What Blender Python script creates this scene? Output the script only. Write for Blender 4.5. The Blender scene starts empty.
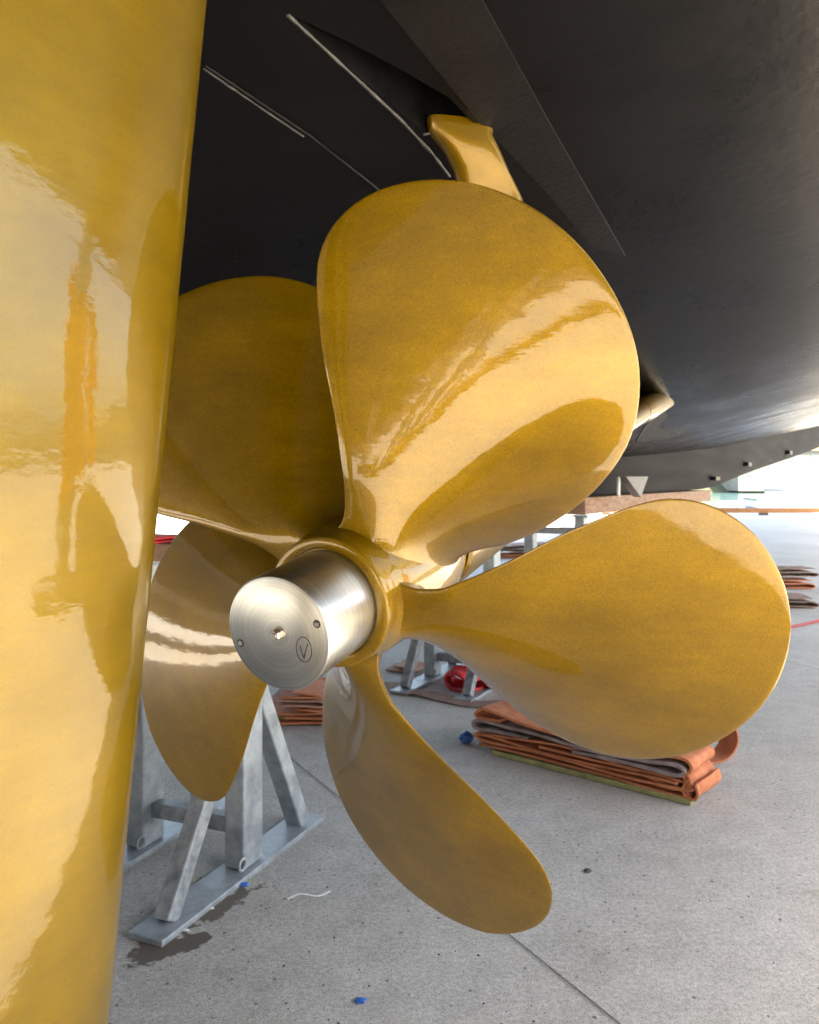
import bpy, bmesh, math, random
from mathutils import Vector, noise
random.seed(4); R_ = random.Random(77)
S = bpy.context.scene
COL = S.collection
CZ = 1.25                                   # eye height

# ------------------------------------------------------------------ camera
cd = bpy.data.cameras.new("camera"); cam = bpy.data.objects.new("camera", cd); COL.objects.link(cam)
cam.location = (0, 0, CZ); cam.rotation_euler = (math.radians(90), 0, 0)
cd.sensor_width = 36; cd.sensor_fit = 'AUTO'; cd.lens = 820/1024*36
cd.shift_y = -32/1024
cd.clip_start = 0.05; cd.clip_end = 4000
cd.dof.use_dof = True; cd.dof.focus_distance = 1.2; cd.dof.aperture_fstop = 11
S.camera = cam
# ------------------------------------------------------------------ light
SUN_EL, SUN_AZ = 62.0, 136.0                # azimuth clockwise from +Y
w = bpy.data.worlds.new("World"); S.world = w; w.use_nodes = True
nt = w.node_tree; bg = nt.nodes['Background']
sk = nt.nodes.new('ShaderNodeTexSky'); sk.sky_type = 'NISHITA'; sk.sun_disc = False
sk.sun_elevation = math.radians(SUN_EL); sk.sun_rotation = math.radians(SUN_AZ)
sk.dust_density = 2.5
nt.links.new(sk.outputs[0], bg.inputs[0]); bg.inputs[1].default_value = 0.12
ld = bpy.data.lights.new("sun", 'SUN'); sun = bpy.data.objects.new("sun", ld); COL.objects.link(sun)
ld.energy = 3.6; ld.angle = math.radians(0.6); ld.color = (1, .95, .87)
a, e = math.radians(SUN_AZ), math.radians(SUN_EL)
sd = Vector((math.sin(a)*math.cos(e), math.cos(a)*math.cos(e), math.sin(e)))
sun.rotation_euler = sd.to_track_quat('Z', 'Y').to_euler()
S.view_settings.view_transform = 'Standard'; S.view_settings.look = 'None'
S.view_settings.exposure = 3.5; S.view_settings.gamma = 1
S.view_settings.use_white_balance = True; S.view_settings.white_balance_temperature = 7900; S.view_settings.white_balance_tint = 8
S.render.engine = 'CYCLES'
S.cycles.max_bounces = 8; S.cycles.diffuse_bounces = 5; S.cycles.glossy_bounces = 5

# ------------------------------------------------------------------ helpers
def tag(o, label=None, cat=None, group=None, kind=None):
    if label: o['label'] = label
    if cat: o['category'] = cat
    if group: o['group'] = group
    if kind: o['kind'] = kind
    return o
def empty(name, loc=(0, 0, 0), rz=0):
    o = bpy.data.objects.new(name, None); COL.objects.link(o)
    o.location = loc; o.rotation_euler = (0, 0, rz); o.empty_display_size = .1
    return o
def mesh_obj(name, V, Fc, mat, parent=None, smooth=True, autosmooth=None, bevel=0):
    me = bpy.data.meshes.new(name); me.from_pydata([tuple(v) for v in V], [], Fc)
    bm = bmesh.new(); bm.from_mesh(me)
    bmesh.ops.recalc_face_normals(bm, faces=bm.faces)
    bm.to_mesh(me); bm.free()
    o = bpy.data.objects.new(name, me); COL.objects.link(o)
    if mat: me.materials.append(mat)
    for p in me.polygons: p.use_smooth = smooth
    if smooth and autosmooth is not None:
        me.set_sharp_from_angle(angle=math.radians(autosmooth))
    if bevel:
        m = o.modifiers.new('bevel', 'BEVEL'); m.width = bevel; m.segments = 2
        m.limit_method = 'ANGLE'; m.angle_limit = math.radians(35)
        m.harden_normals = False
        for p in me.polygons: p.use_smooth = False
    if parent: o.parent = parent
    return o
class MB:
    def __init__(s): s.V = []; s.F = []
    def add(s, V, F):
        n = len(s.V); s.V += [Vector(v) for v in V]; s.F += [tuple(i+n for i in f) for f in F]
    def box(s, c, size, X=(1, 0, 0), Y=(0, 1, 0), Z=None):
        X = Vector(X).normalized(); Y = Vector(Y).normalized(); Z = Vector(Z) if Z else X.cross(Y)
        c = Vector(c); h = [k/2 for k in size]
        V = [c+X*(i*h[0])+Y*(j*h[1])+Z*(k*h[2]) for i in (-1, 1) for j in (-1, 1) for k in (-1, 1)]
        s.add(V, [(0, 1, 3, 2), (4, 6, 7, 5), (0, 4, 5, 1), (2, 3, 7, 6), (0, 2, 6, 4), (1, 5, 7, 3)])
    def bar(s, p, q, wd, hd, side):
        """rectangular bar p->q; wd along 'side', hd across"""
        p = Vector(p); q = Vector(q); D = (q-p); L = D.length; D.normalize()
        A = Vector(side); A = (A-D*A.dot(D)).normalized(); B = D.cross(A)
        s.box((p+q)/2, (wd, hd, L), A, B, D)
    def tube(s, pts, r, n=10, cap=True):
        pts = [Vector(p) for p in pts]; rs = r if isinstance(r, (list, tuple)) else [r]*len(pts)
        V = []; F = []
        up = Vector((0.13, 0.21, 1)).normalized()
        for i, p in enumerate(pts):
            d = (pts[min(i+1, len(pts)-1)]-pts[max(i-1, 0)]).normalized()
            A = up.cross(d); A = A.normalized() if A.length > 1e-3 else Vector((1, 0, 0)); B = d.cross(A); up = B
            for k in range(n):
                t = 2*math.pi*k/n; V.append(p+A*(rs[i]*math.cos(t))+B*(rs[i]*math.sin(t)))
        for i in range(len(pts)-1):
            for k in range(n):
                a_ = i*n+k; b_ = i*n+(k+1) % n; F.append((a_, b_, b_+n, a_+n))
        if cap: F.append(tuple(range(n))[::-1]); F.append(tuple(range((len(pts)-1)*n, len(pts)*n)))
        s.add(V, F)
    def build(s, name, mat, parent=None, **k): return mesh_obj(name, s.V, s.F, mat, parent, **k)
def crv(P, n=12):
    P = [Vector(p) for p in P]; P = [2*P[0]-P[1]]+P+[2*P[-1]-P[-2]]; o = []
    for i in range(1, len(P)-2):
        a_, b_, c_, d_ = P[i-1], P[i], P[i+1], P[i+2]
        for j in range(n):
            t = j/n
            o.append(.5*((2*b_)+(c_-a_)*t+(2*a_-5*b_+4*c_-d_)*t*t+(3*b_-a_-3*c_+d_)*t**3))
    o.append(P[-2]); return o
def interp(T, x):
    if x <= T[0][0]: return T[0][1]
    for (a_, b_), (c_, d_) in zip(T, T[1:]):
        if x <= c_:
            t = (x-a_)/(c_-a_); return b_+(d_-b_)*t
    return T[-1][1]
def sinterp(T, x, h=.5): return sum(interp(T, x+k*h/2) for k in (-2, -1, 0, 1, 2))/5
# direction of a place seen from the eye, used while laying out traced outlines
def ray(px, py): return Vector(((px-410)/820, 1, (480-py)/820))
def at(px, py, y): r = ray(px, py)*y; return Vector((r.x, r.y, r.z+CZ))
def G(px, py, z=0): y = (CZ-z)*820/(py-480); return Vector(((px-410)/820*y, y, z))

# ------------------------------------------------------------------ materials
def mat(name, base, rough=.5, metal=0, coat=0, coat_rough=.03, var=None, scale=6, stretch=None, bump=0, bump_scale=60,
        rough_var=0, spec=.5, flake=0, streak=0, coat_ior=1.5, detail=6, bump_dist=.002, aniso=0):
    m = bpy.data.materials.new(name); m.use_nodes = True; N = m.node_tree.nodes; L = m.node_tree.links
    b = N['Principled BSDF']
    b.inputs['Base Color'].default_value = (*base, 1); b.inputs['Roughness'].default_value = rough
    b.inputs['Metallic'].default_value = metal; b.inputs['Coat Weight'].default_value = coat
    b.inputs['Coat Roughness'].default_value = coat_rough; b.inputs['Specular IOR Level'].default_value = spec
    b.inputs['Anisotropic'].default_value = aniso; b.inputs['Coat IOR'].default_value = coat_ior
    tc = N.new('ShaderNodeTexCoord'); co = tc.outputs['Object']
    if stretch:
        mp = N.new('ShaderNodeMapping'); mp.inputs['Scale'].default_value = stretch; L.new(co, mp.inputs[0]); cs = mp.outputs[0]
    else: cs = co
    last = None
    if var:
        n = N.new('ShaderNodeTexNoise'); n.inputs['Scale'].default_value = scale; n.inputs['Detail'].default_value = detail
        n.inputs['Roughness'].default_value = .62
        L.new(cs, n.inputs[0])
        r = N.new('ShaderNodeValToRGB'); r.color_ramp.elements[0].position = .3; r.color_ramp.elements[1].position = .7
        r.color_ramp.elements[0].color = (*base, 1); r.color_ramp.elements[1].color = (*var, 1)
        L.new(n.outputs[0], r.inputs[0]); last = r.outputs[0]
        if rough_var:
            mr = N.new('ShaderNodeMapRange'); mr.inputs[3].default_value = rough-rough_var; mr.inputs[4].default_value = rough+rough_var
            mr.inputs[1].default_value = .3; mr.inputs[2].default_value = .7
            L.new(n.outputs[0], mr.inputs[0]); L.new(mr.outputs[0], b.inputs['Roughness'])
    if flake and last:
        v = N.new('ShaderNodeTexNoise'); v.inputs['Scale'].default_value = 560; v.inputs['Detail'].default_value = 2; L.new(co, v.inputs[0])
        r2 = N.new('ShaderNodeMapRange'); r2.inputs[1].default_value = .25; r2.inputs[2].default_value = .75
        r2.inputs[3].default_value = 1-flake; r2.inputs[4].default_value = 1+flake; L.new(v.outputs[0], r2.inputs[0])
        mx = N.new('ShaderNodeVectorMath'); mx.operation = 'SCALE'; L.new(last, mx.inputs[0]); L.new(r2.outputs[0], mx.inputs[3]); last = mx.outputs[0]
    if streak and last:
        mp2 = N.new('ShaderNodeMapping'); mp2.inputs['Scale'].default_value = (14, 14, 120); mp2.inputs['Rotation'].default_value = (.3, .5, .2); L.new(co, mp2.inputs[0])
        v = N.new('ShaderNodeTexNoise'); v.inputs['Scale'].default_value = 1; v.inputs['Detail'].default_value = 5; L.new(mp2.outputs[0], v.inputs[0])
        v2 = N.new('ShaderNodeTexNoise'); v2.inputs['Scale'].default_value = 11; v2.inputs['Detail'].default_value = 6; L.new(co, v2.inputs[0])
        ml = N.new('ShaderNodeMath'); ml.operation = 'MULTIPLY'; L.new(v.outputs[0], ml.inputs[0]); L.new(v2.outputs[0], ml.inputs[1])
        r2 = N.new('ShaderNodeMapRange'); r2.inputs[1].default_value = .12; r2.inputs[2].default_value = .38
        r2.inputs[3].default_value = 1-streak; r2.inputs[4].default_value = 1+streak; L.new(ml.outputs[0], r2.inputs[0])
        mx = N.new('ShaderNodeVectorMath'); mx.operation = 'SCALE'; L.new(last, mx.inputs[0]); L.new(r2.outputs[0], mx.inputs[3]); last = mx.outputs[0]
    if last: L.new(last, b.inputs['Base Color'])
    if bump:
        n = N.new('ShaderNodeTexNoise'); n.inputs['Scale'].default_value = bump_scale; n.inputs['Detail'].default_value = 5; L.new(cs, n.inputs[0])
        bp = N.new('ShaderNodeBump'); bp.inputs['Strength'].default_value = bump; bp.inputs['Distance'].default_value = bump_dist
        L.new(n.outputs[0], bp.inputs['Height']); L.new(bp.outputs[0], b.inputs['Normal'])
        if coat: L.new(bp.outputs[0], b.inputs['Coat Normal'])
    return m
def gold(name, b0, b1, rough=.34, coat_rough=.03, stretch=(1, 1, 1.7), bump=.30, fl=.24, cw=1):
    return mat(name, b0, rough=rough, metal=.5, coat=cw, spec=.2, streak=.06, coat_ior=1.47, coat_rough=coat_rough, var=b1, scale=5, stretch=stretch,
               bump=bump, bump_scale=22, flake=fl, bump_dist=.0012)
M_gold = gold('gold_foul_release_paint', (.162, .089, .0004), (.275, .153, .0007), rough=.46, fl=.34)
M_rud = gold('gold_rudder_paint', (.120, .072, .0005), (.175, .106, .0009), rough=.4, coat_rough=.04, fl=.12, cw=.7)
M_strut = gold('gold_bracket_paint', (.12, .066, .001), (.19, .106, .002), cw=.5)
M_hull = mat('dark_antifouling_paint', spec=.105, base=(.0022, .002, .0022), rough=.3, var=(.0048, .0042, .0044), scale=2.2, rough_var=.07, stretch=(1, 1.0, 2), bump=.5, bump_scale=30, bump_dist=.0015)
M_hullg = mat('glossy_black_paint', (.0015, .0015, .0015), rough=.3, spec=.25, coat=.12, coat_rough=.1, var=(.008, .008, .009), scale=20, bump=.4, bump_scale=35)
M_plate = mat('doubler_plate_paint', spec=.14, base=(.0042, .0036, .0036), rough=.36, var=(.008, .0068, .0068), scale=9, bump=.6, bump_scale=70)
M_bead = mat('old_sealant_bead', (.006, .006, .006), rough=.5, var=(.075, .072, .066), scale=35, bump=.8, bump_scale=90)
M_keel = mat('grey_keel_paint', spec=.04, base=(.012, .011, .012), rough=.7, var=(.020, .019, .020), scale=1.2, stretch=(.4, .4, 5), rough_var=.1)  # paler than the hull bottom paint, with stretched streaks
M_top = mat('white_topside_paint', (.75, .75, .75), rough=.2, var=(.8, .8, .8), coat=.5)
M_galv = mat('galvanised_steel', (.19, .22, .25), rough=.5, metal=.35, var=(.42, .46, .50), scale=16, detail=9, rough_var=.12, bump=.3, bump_scale=90)
M_galv2 = mat('worn_galvanised_steel', (.14, .16, .18), rough=.55, metal=.3, var=(.40, .43, .46), scale=22, detail=9, rough_var=.1, bump=.4, bump_scale=90)
M_timber = mat('weathered_timber', (.16, .085, .05), rough=.8, var=(.36, .22, .15), scale=9, stretch=(1, 1, 6), bump=.6)
M_str = mat('orange_webbing', (.40, .115, .045), rough=.85, var=(.66, .25, .12), scale=14, bump=.8, bump_scale=240, detail=9)
M_str2 = mat('faded_pink_webbing', (.36, .16, .11), rough=.85, var=(.52, .30, .23), scale=10, bump=.8, bump_scale=240, detail=9)
M_str3 = mat('greyed_inner_webbing', (.13, .085, .09), rough=.85, var=(.42, .34, .34), scale=12, bump=.8, bump_scale=240, detail=9)
M_brown = mat('brown_webbing', (.20, .12, .09), rough=.9, var=(.34, .22, .17), scale=12, bump=.8, bump_scale=200)
M_olive = mat('olive_batten', (.22, .21, .08), rough=.6, var=(.42, .40, .18), scale=20, bump=.3)
M_red = mat('red_webbing', (.62, .02, .03), rough=.7, var=(.80, .05, .06), scale=10, bump=.5, bump_scale=150)
M_redp = mat('faded_red_rope', (.65, .10, .09), rough=.8, var=(.7, .16, .14), scale=10)
M_blue = mat('blue_plastic', (.02, .10, .42), rough=.4, var=(.03, .16, .5), scale=60)
M_white = mat('white_plastic', (.7, .7, .68), rough=.5, var=(.8, .8, .78), scale=30)
M_dark = mat('dark_metal_and_gap_shade', (.02, .018, .015), rough=.5, var=(.035, .03, .025), scale=20)  # dark metal parts, and shade in the shaft gap and pocket
M_steel = mat('steel_fastener', (.42, .38, .34), rough=.32, metal=1, var=(.6, .57, .52), scale=80)
M_ink = mat('black_marker_ink', (.01, .01, .012), rough=.4)
M_joint = mat('pavement_joint', (.07, .065, .06), rough=.95, var=(.13, .125, .12), scale=30)
M_anode = mat('zinc_anode', (.30, .31, .32), rough=.5, metal=.5, var=(.42, .43, .44), scale=40)
M_pebble = mat('dark_pebble', (.05, .05, .05), rough=.9, var=(.12, .11, .10), scale=60)

def cap_mat(face=True):
    m = bpy.data.materials.new('machined_aluminium'); m.use_nodes = True; N = m.node_tree.nodes; L = m.node_tree.links
    b = N['Principled BSDF']; b.inputs['Metallic'].default_value = 1
    tc = N.new('ShaderNodeTexCoord'); sx = N.new('ShaderNodeSeparateXYZ'); L.new(tc.outputs['Object'], sx.inputs[0])
    cx = N.new('ShaderNodeCombineXYZ'); L.new(sx.outputs[0], cx.inputs[0]); L.new(sx.outputs[1], cx.inputs[1])
    ln = N.new('ShaderNodeVectorMath'); ln.operation = 'LENGTH'; L.new(cx.outputs[0], ln.inputs[0])
    n0 = N.new('ShaderNodeTexNoise'); n0.inputs['Scale'].default_value = 18; n0.inputs['Detail'].default_value = 6; L.new(tc.outputs['Object'], n0.inputs[0])
    ad = N.new('ShaderNodeMath'); ad.operation = 'MULTIPLY_ADD'; ad.inputs[1].default_value = .006; L.new(n0.outputs[0], ad.inputs[0]); L.new(ln.outputs['Value'], ad.inputs[2])
    c2 = N.new('ShaderNodeCombineXYZ'); L.new(ad.outputs[0], c2.inputs[0])
    zz = N.new('ShaderNodeMath'); zz.operation = 'MULTIPLY'; zz.inputs[1].default_value = .9; L.new(sx.outputs[2], zz.inputs[0]); L.new(zz.outputs[0], c2.inputs[1])
    n1 = N.new('ShaderNodeTexNoise'); n1.inputs['Scale'].default_value = 260; n1.inputs['Detail'].default_value = 4; L.new(c2.outputs[0], n1.inputs[0])
    n3 = N.new('ShaderNodeTexNoise'); n3.inputs['Scale'].default_value = 70; n3.inputs['Detail'].default_value = 2; L.new(c2.outputs[0], n3.inputs[0])
    mxf = N.new('ShaderNodeMath'); mxf.operation = 'ADD'; L.new(n1.outputs[0], mxf.inputs[0]); L.new(n3.outputs[0], mxf.inputs[1])
    r = N.new('ShaderNodeValToRGB'); r.color_ramp.elements[0].position = .35; r.color_ramp.elements[1].position = .68
    hf = N.new('ShaderNodeMath'); hf.operation = 'MULTIPLY'; hf.inputs[1].default_value = .5; L.new(mxf.outputs[0], hf.inputs[0])
    r.color_ramp.elements[0].color = (.36, .365, .35, 1); r.color_ramp.elements[1].color = (.56, .56, .54, 1)
    L.new(hf.outputs[0], r.inputs[0]); L.new(r.outputs[0], b.inputs['Base Color'])
    n2 = N.new('ShaderNodeTexNoise'); n2.inputs['Scale'].default_value = 30; n2.inputs['Detail'].default_value = 4; L.new(tc.outputs['Object'], n2.inputs[0])
    mr = N.new('ShaderNodeMapRange'); mr.inputs[3].default_value = .27; mr.inputs[4].default_value = .42; L.new(n2.outputs[0], mr.inputs[0]); L.new(mr.outputs[0], b.inputs['Roughness'])
    bp = N.new('ShaderNodeBump'); bp.inputs['Strength'].default_value = .35; bp.inputs['Distance'].default_value = .0006
    L.new(hf.outputs[0], bp.inputs['Height']); L.new(bp.outputs[0], b.inputs['Normal'])
    return m
M_cap = cap_mat()

def ground_mat():
    m = bpy.data.materials.new('worn_concrete'); m.use_nodes = True; N = m.node_tree.nodes; L = m.node_tree.links
    b = N['Principled BSDF']; b.inputs['Roughness'].default_value = .85
    tc = N.new('ShaderNodeTexCoord'); co = tc.outputs['Object']
    def nz(sc, det=8, rg=.6):
        n = N.new('ShaderNodeTexNoise'); n.inputs['Scale'].default_value = sc; n.inputs['Detail'].default_value = det
        n.inputs['Roughness'].default_value = rg; L.new(co, n.inputs[0]); return n.outputs[0]
    def ramp(x, a, ca, b_, cb):
        r = N.new('ShaderNodeValToRGB'); r.color_ramp.elements[0].position = a; r.color_ramp.elements[1].position = b_
        r.color_ramp.elements[0].color = (*ca, 1); r.color_ramp.elements[1].color = (*cb, 1); L.new(x, r.inputs[0]); return r.outputs[0]
    def mix(fac, A, B, mode='MIX'):
        x = N.new('ShaderNodeMix'); x.data_type = 'RGBA'; x.blend_type = mode
        if isinstance(fac, float): x.inputs[0].default_value = fac
        else: L.new(fac, x.inputs[0])
        for s_, v in ((6, A), (7, B)):
            if isinstance(v, tuple): x.inputs[s_].default_value = (*v, 1)
            else: L.new(v, x.inputs[s_])
        return x.outputs[2]
    c = ramp(nz(1.1, 9, .6), .35, (.50, .49, .47), .68, (.64, .63, .61))
    c = mix(.55, c, ramp(nz(9, 9, .7), .36, (.46, .45, .43), .66, (.66, .65, .63)))
    c = mix(1.0, c, ramp(nz(70, 6, .7), .3, (.62, .62, .61), .62, (1.06, 1.06, 1.06)), 'MULTIPLY')
    c = mix(1.0, c, ramp(nz(230, 3, .6), .33, (.45, .44, .43), .5, (1, 1, 1)), 'MULTIPLY')
    # small pits
    v = N.new('ShaderNodeTexVoronoi'); v.inputs['Scale'].default_value = 17; L.new(co, v.inputs[0])
    c = mix(1.0, c, ramp(v.outputs['Distance'], .06, (.35, .34, .32), .10, (1, 1, 1)), 'MULTIPLY')
    c = mix(1.0, c, ramp(nz(.45, 6, .65), .38, (.88, .87, .85), .60, (1.04, 1.04, 1.04)), 'MULTIPLY')
    c = mix(1.0, c, ramp(nz(3.4, 10, .75), .30, (.80, .785, .76), .44, (1, 1, 1)), 'MULTIPLY')
    # wet stain beside the trestle foot
    def blob(p, rx, ry, A, edge=.5):
        mp = N.new('ShaderNodeMapping'); mp.vector_type = 'TEXTURE'
        mp.inputs['Location'].default_value = (p.x, p.y, 0); mp.inputs['Rotation'].default_value = (0, 0, A); mp.inputs['Scale'].default_value = (rx, ry, 1)
        L.new(co, mp.inputs[0])
        ln = N.new('ShaderNodeVectorMath'); ln.operation = 'LENGTH'; L.new(mp.outputs[0], ln.inputs[0])
        a_ = N.new('ShaderNodeMath'); a_.operation = 'MULTIPLY_ADD'; a_.inputs[1].default_value = 3.4; L.new(nz(13, 5), a_.inputs[0]); L.new(ln.outputs['Value'], a_.inputs[2])
        r = N.new('ShaderNodeMapRange'); r.inputs[1].default_value = 2.42; r.inputs[2].default_value = 2.60; r.inputs[3].default_value = 1; r.inputs[4].default_value = 0
        L.new(a_.outputs[0], r.inputs[0]); return r.outputs[0]
    c = mix(blob(G(168, 947), .13, .055, math.radians(30)), c, (.12, .10, .085))
    c = mix(blob(G(222, 906), .20, .045, math.radians(60)), c, (.14, .12, .10))
    L.new(c, b.inputs['Base Color'])
    bp = N.new('ShaderNodeBump'); bp.inputs['Strength'].default_value = .5; bp.inputs['Distance'].default_value = .003
    L.new(nz(120, 6, .7), bp.inputs['Height']); L.new(bp.outputs[0], b.inputs['Normal'])
    return m
M_ground = ground_mat()

# ------------------------------------------------------------------ the setting
def sheet(name, pts, z, m, kind='structure'):
    return tag(mesh_obj(name, [(x, y, z) for x, y in pts], [tuple(range(len(pts)))], m, smooth=False), kind=kind)
Fd = Vector((.515, .857, 0)).normalized()         # the boat's heading
Td = Vector((Fd.y, -Fd.x, 0))                     # to starboard
QY = 33.0
sheet('ground', [(-120, -150), (160, -150), (160, QY), (-120, QY)], 0, M_ground)
M_water = mat('harbour_water', (.05, .11, .12), rough=.08, var=(.07, .15, .15), scale=.5, bump=.6, bump_scale=1.2, bump_dist=.1)
sheet('water', [(-900, QY), (1300, QY), (1300, 900), (-900, 900)], -1.4, M_water)
tag(mesh_obj('quay_wall_face', [(-120, QY, 0), (160, QY, 0), (160, QY, -3), (-120, QY, -3)], [(0, 1, 2, 3)], M_ground, smooth=False), kind='structure')
# slab joints
jd = Vector((.492, -.871, 0)); jn = Vector((.871, .492, 0))
def joint(p, l0, l1):
    d = jd; n = jn*.0017
    a_ = p+d*l0; b_ = p+d*l1; V = []
    K = 40
    for i in range(K+1):
        q = a_.lerp(b_, i/K); j = .6+.7*noise.noise(q*3)
        V += [(q-n*(1+j)), (q+n*(1+j*.6))]
    V = [(v.x, v.y, .004) for v in V]
    return V, [(2*i, 2*i+1, 2*i+3, 2*i+2) for i in range(K)]
mb = MB()
p1 = G(505, 932); p2 = G(805, 666.5)
sp = (p2-p1).dot(jn)
for k in (-2, -1, 0, 1, 2, 3): mb.add(*joint(p1+jn*(sp*k), -24, 8))
tag(mb.build('pavement_joint', M_joint, smooth=False), kind='structure')
# hillside across the water
M_hill = mat('hillside_scrub', (.018, .030, .008), rough=.95, var=(.10, .09, .06), scale=.05, detail=10)
V = []; Fc = []
nx, ny = 90, 26
for j in range(ny+1):
    for i in range(nx+1):
        x = -500+i*14; y = 170+j*16
        h = -2+62*(1-math.exp(-j/8))*(0.75+.5*noise.noise(Vector((x*.006, y*.006, 3))))+6*noise.noise(Vector((x*.03, y*.03, 1)))*(j > 0)
        V.append((x, y, h))
for j in range(ny):
    for i in range(nx): a_ = j*(nx+1)+i; Fc.append((a_, a_+1, a_+nx+2, a_+nx+1))
tag(mesh_obj('hills', V, Fc, M_hill), kind='structure')
M_wallw = mat('pale_render_wall', (.15, .14, .12), rough=.8, var=(.20, .19, .165), scale=.6)
M_roof = mat('terracotta_roof', (.13, .06, .035), rough=.8, var=(.19, .09, .05), scale=1)
M_win = mat('pale_shuttered_window', (.10, .12, .13), rough=.4)
def house(x, y, z, wx, wy, h, label, roof=True):
    t = empty('house', (x, y, z)); tag(t, label, 'house', 'houses on the far hillside')
    m = MB(); m.box((0, 0, h/2-1), (wx, wy, h+2)); m.build('wall', M_wallw, t, smooth=False)
    m = MB(); o = .4
    m.add([(-wx/2-o, -wy/2-o, h+.01), (wx/2+o, -wy/2-o, h+.01), (wx/2+o, wy/2+o, h+.01), (-wx/2-o, wy/2+o, h+.01), (-wx/2+wy/2, 0, h+1.8), (wx/2-wy/2, 0, h+1.8)],
          [(0, 1, 5, 4), (1, 2, 5), (2, 3, 4, 5), (3, 0, 4), (0, 3, 2, 1)])
    m.build('roof', M_roof, t, smooth=False)
    n = int(wx//4)
    for f in range(max(1, int(h//3))):
        for i in range(n):
            m = MB(); m.box((-wx/2+wx*(i+.5)/n, -wy/2-.03, 1.7+3*f), (1.3, .1, 1.4)); m.build('window', M_win, t, smooth=False)
house(78, 172, 1, 22, 10, 6.2, 'long two-storey pale house at the far shore, left of the pair by the water')
house(108, 176, 1.5, 16, 9, 6.0, 'pale two-storey house at the far shore, right of the pair by the water')
house(92, 215, 16, 18, 9, 3.6, 'low single-storey pale house alone up on the far hillside')
# moored boats
def boat(x, y, L, mh, rz, label, blue=None, mast=True):
    t = empty('moored_boat', (x, y, -1.4), rz); tag(t, label, 'boat', 'boats moored beyond the quay')
    V = []; K = 14; Fc = []
    for i in range(K+1):
        s_ = i/K; hw = L*.15*math.sqrt(max(0, 1-(max(0, s_-.35)/.65)**2.2)); sh = .10*L*(1+.35*s_*s_)
        X = -L/2+L*s_
        V += [(X-.4*s_*0, -hw, sh), (X, -hw*.8, .0), (X, 0, -.3), (X, hw*.8, .0), (X, hw, sh)]
    for i in range(K):
        for k in range(4): a_ = i*5+k; Fc.append((a_, a_+1, a_+6, a_+5))
        a_ = i*5; Fc.append((a_, a_+5, a_+9, a_+4))
    Fc.append((0, 1, 2, 3, 4))
    mesh_obj('hull', V, Fc, mh, t, autosmooth=40)
    m = MB(); m.box((-L*.05, 0, L*.10+L*.035+.1), (L*.38, L*.18, L*.07)); m.build('cabin', M_top, t, bevel=.1)
    m = MB(); m.box((-L*.05, 0, L*.10+L*.055+.1), (L*.385, L*.185, L*.02)); m.build('cabin_window', M_win, t, smooth=False)
    if mast:
        m = MB(); m.tube([(L*.08, 0, L*.1), (L*.08, 0, L*1.15)], .09, 8); m.build('mast', M_galv, t)
        m = MB(); m.tube([(L*.07, 0, L*.25), (-L*.33, 0, L*.24)], .18, 8); m.build('boom', blue or M_top, t)
M_bh = mat('pale_blue_hull', (.10, .22, .42), rough=.3, var=(.13, .27, .47), scale=2)
boat(21.5, 50, 9, M_bh, math.radians(80), 'blue-hulled moored boat just right of the dark keel', None, False)
boat(27.5, 56, 12, M_top, math.radians(10), 'white sailing boat with a bare mast beyond the quay edge')
boat(33.5, 60, 10, M_top, math.radians(170), 'white moored boat with a red boom cover at the far right', M_red, False)

# quay edge rail of rusty timber on low black feet
t = empty('quay_rail', (0, 29.2, 0)); tag(t, 'long orange-brown timber rail on small dark feet along the quay edge', 'rail')
M_orail = mat('orange_brown_timber', (.26, .105, .035), rough=.8, var=(.36, .16, .06), scale=4)
m = MB(); m.box((14, 0, .17), (74, .22, .18)); m.build('beam', M_orail, t, smooth=False)
for i in range(26):
    m = MB(); m.box((-21+i*2.8, 0, .04), (.22, .3, .08)); m.build('foot', M_dark, t, smooth=False)

# ------------------------------------------------------------------ the yacht
yacht = empty('yacht', (0, 0, 0))
tag(yacht, 'dark-bottomed motor yacht standing ashore, gold propeller and rudder under its stern', 'yacht')
TK = -1.9
KZ = [(-1.3, .56), (0, .50), (1.39, .36), (3.62, .10), (5, .09), (6.18, .14), (9.18, .29), (14.9, .70), (22.3, 1.23), (36, 2.4)]
LZ = [(-1.3, .54), (0, .47), (1.4, .30), (3.0, -.03), (4.5, -.10), (5.65, -.106), (9.4, -.099), (12.3, .112), (16.7, .39), (23.2, .815), (36, 2.0)]
def half(s_): return 3.6 if s_ < 14 else max(.05, 3.6*math.sqrt(max(0, 1-((s_-14)/21.5)**2)))
def hz(s_, t_):
    d = .25+.022*max(0, s_-6)
    return sinterp(KZ, s_)+d*abs(t_-TK)
def st(x, y): v = Vector((x, y, 0)); return v.dot(Fd), v.dot(Td)
def W(s_, t_, z): v = Fd*s_+Td*t_; return Vector((v.x, v.y, z+CZ))
def hit(px, py):
    """where a direction from the eye meets the hull bottom"""
    r = ray(px, py); k = .4
    while k < 60:
        p = r*k; s_, t_ = st(p.x, p.y)
        if p.z > hz(s_, t_): break
        k += .004
    lo, hi = k-.004, k
    for _ in range(20):
        mi = (lo+hi)/2; p = r*mi; s_, t_ = st(p.x, p.y)
        if p.z > hz(s_, t_): hi = mi
        else: lo = mi
    p = r*lo; return Vector((p.x, p.y, p.z+CZ))
V = []; Fc = []
ss = [-3.0+1.7*i/8 for i in range(8)]+[-1.3+.15*i for i in range(60)]+[7.85+.6*i for i in range(47)]  # first rows: unseen stern overhang, lengthened to keep sky off the blades
NS = None
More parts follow.
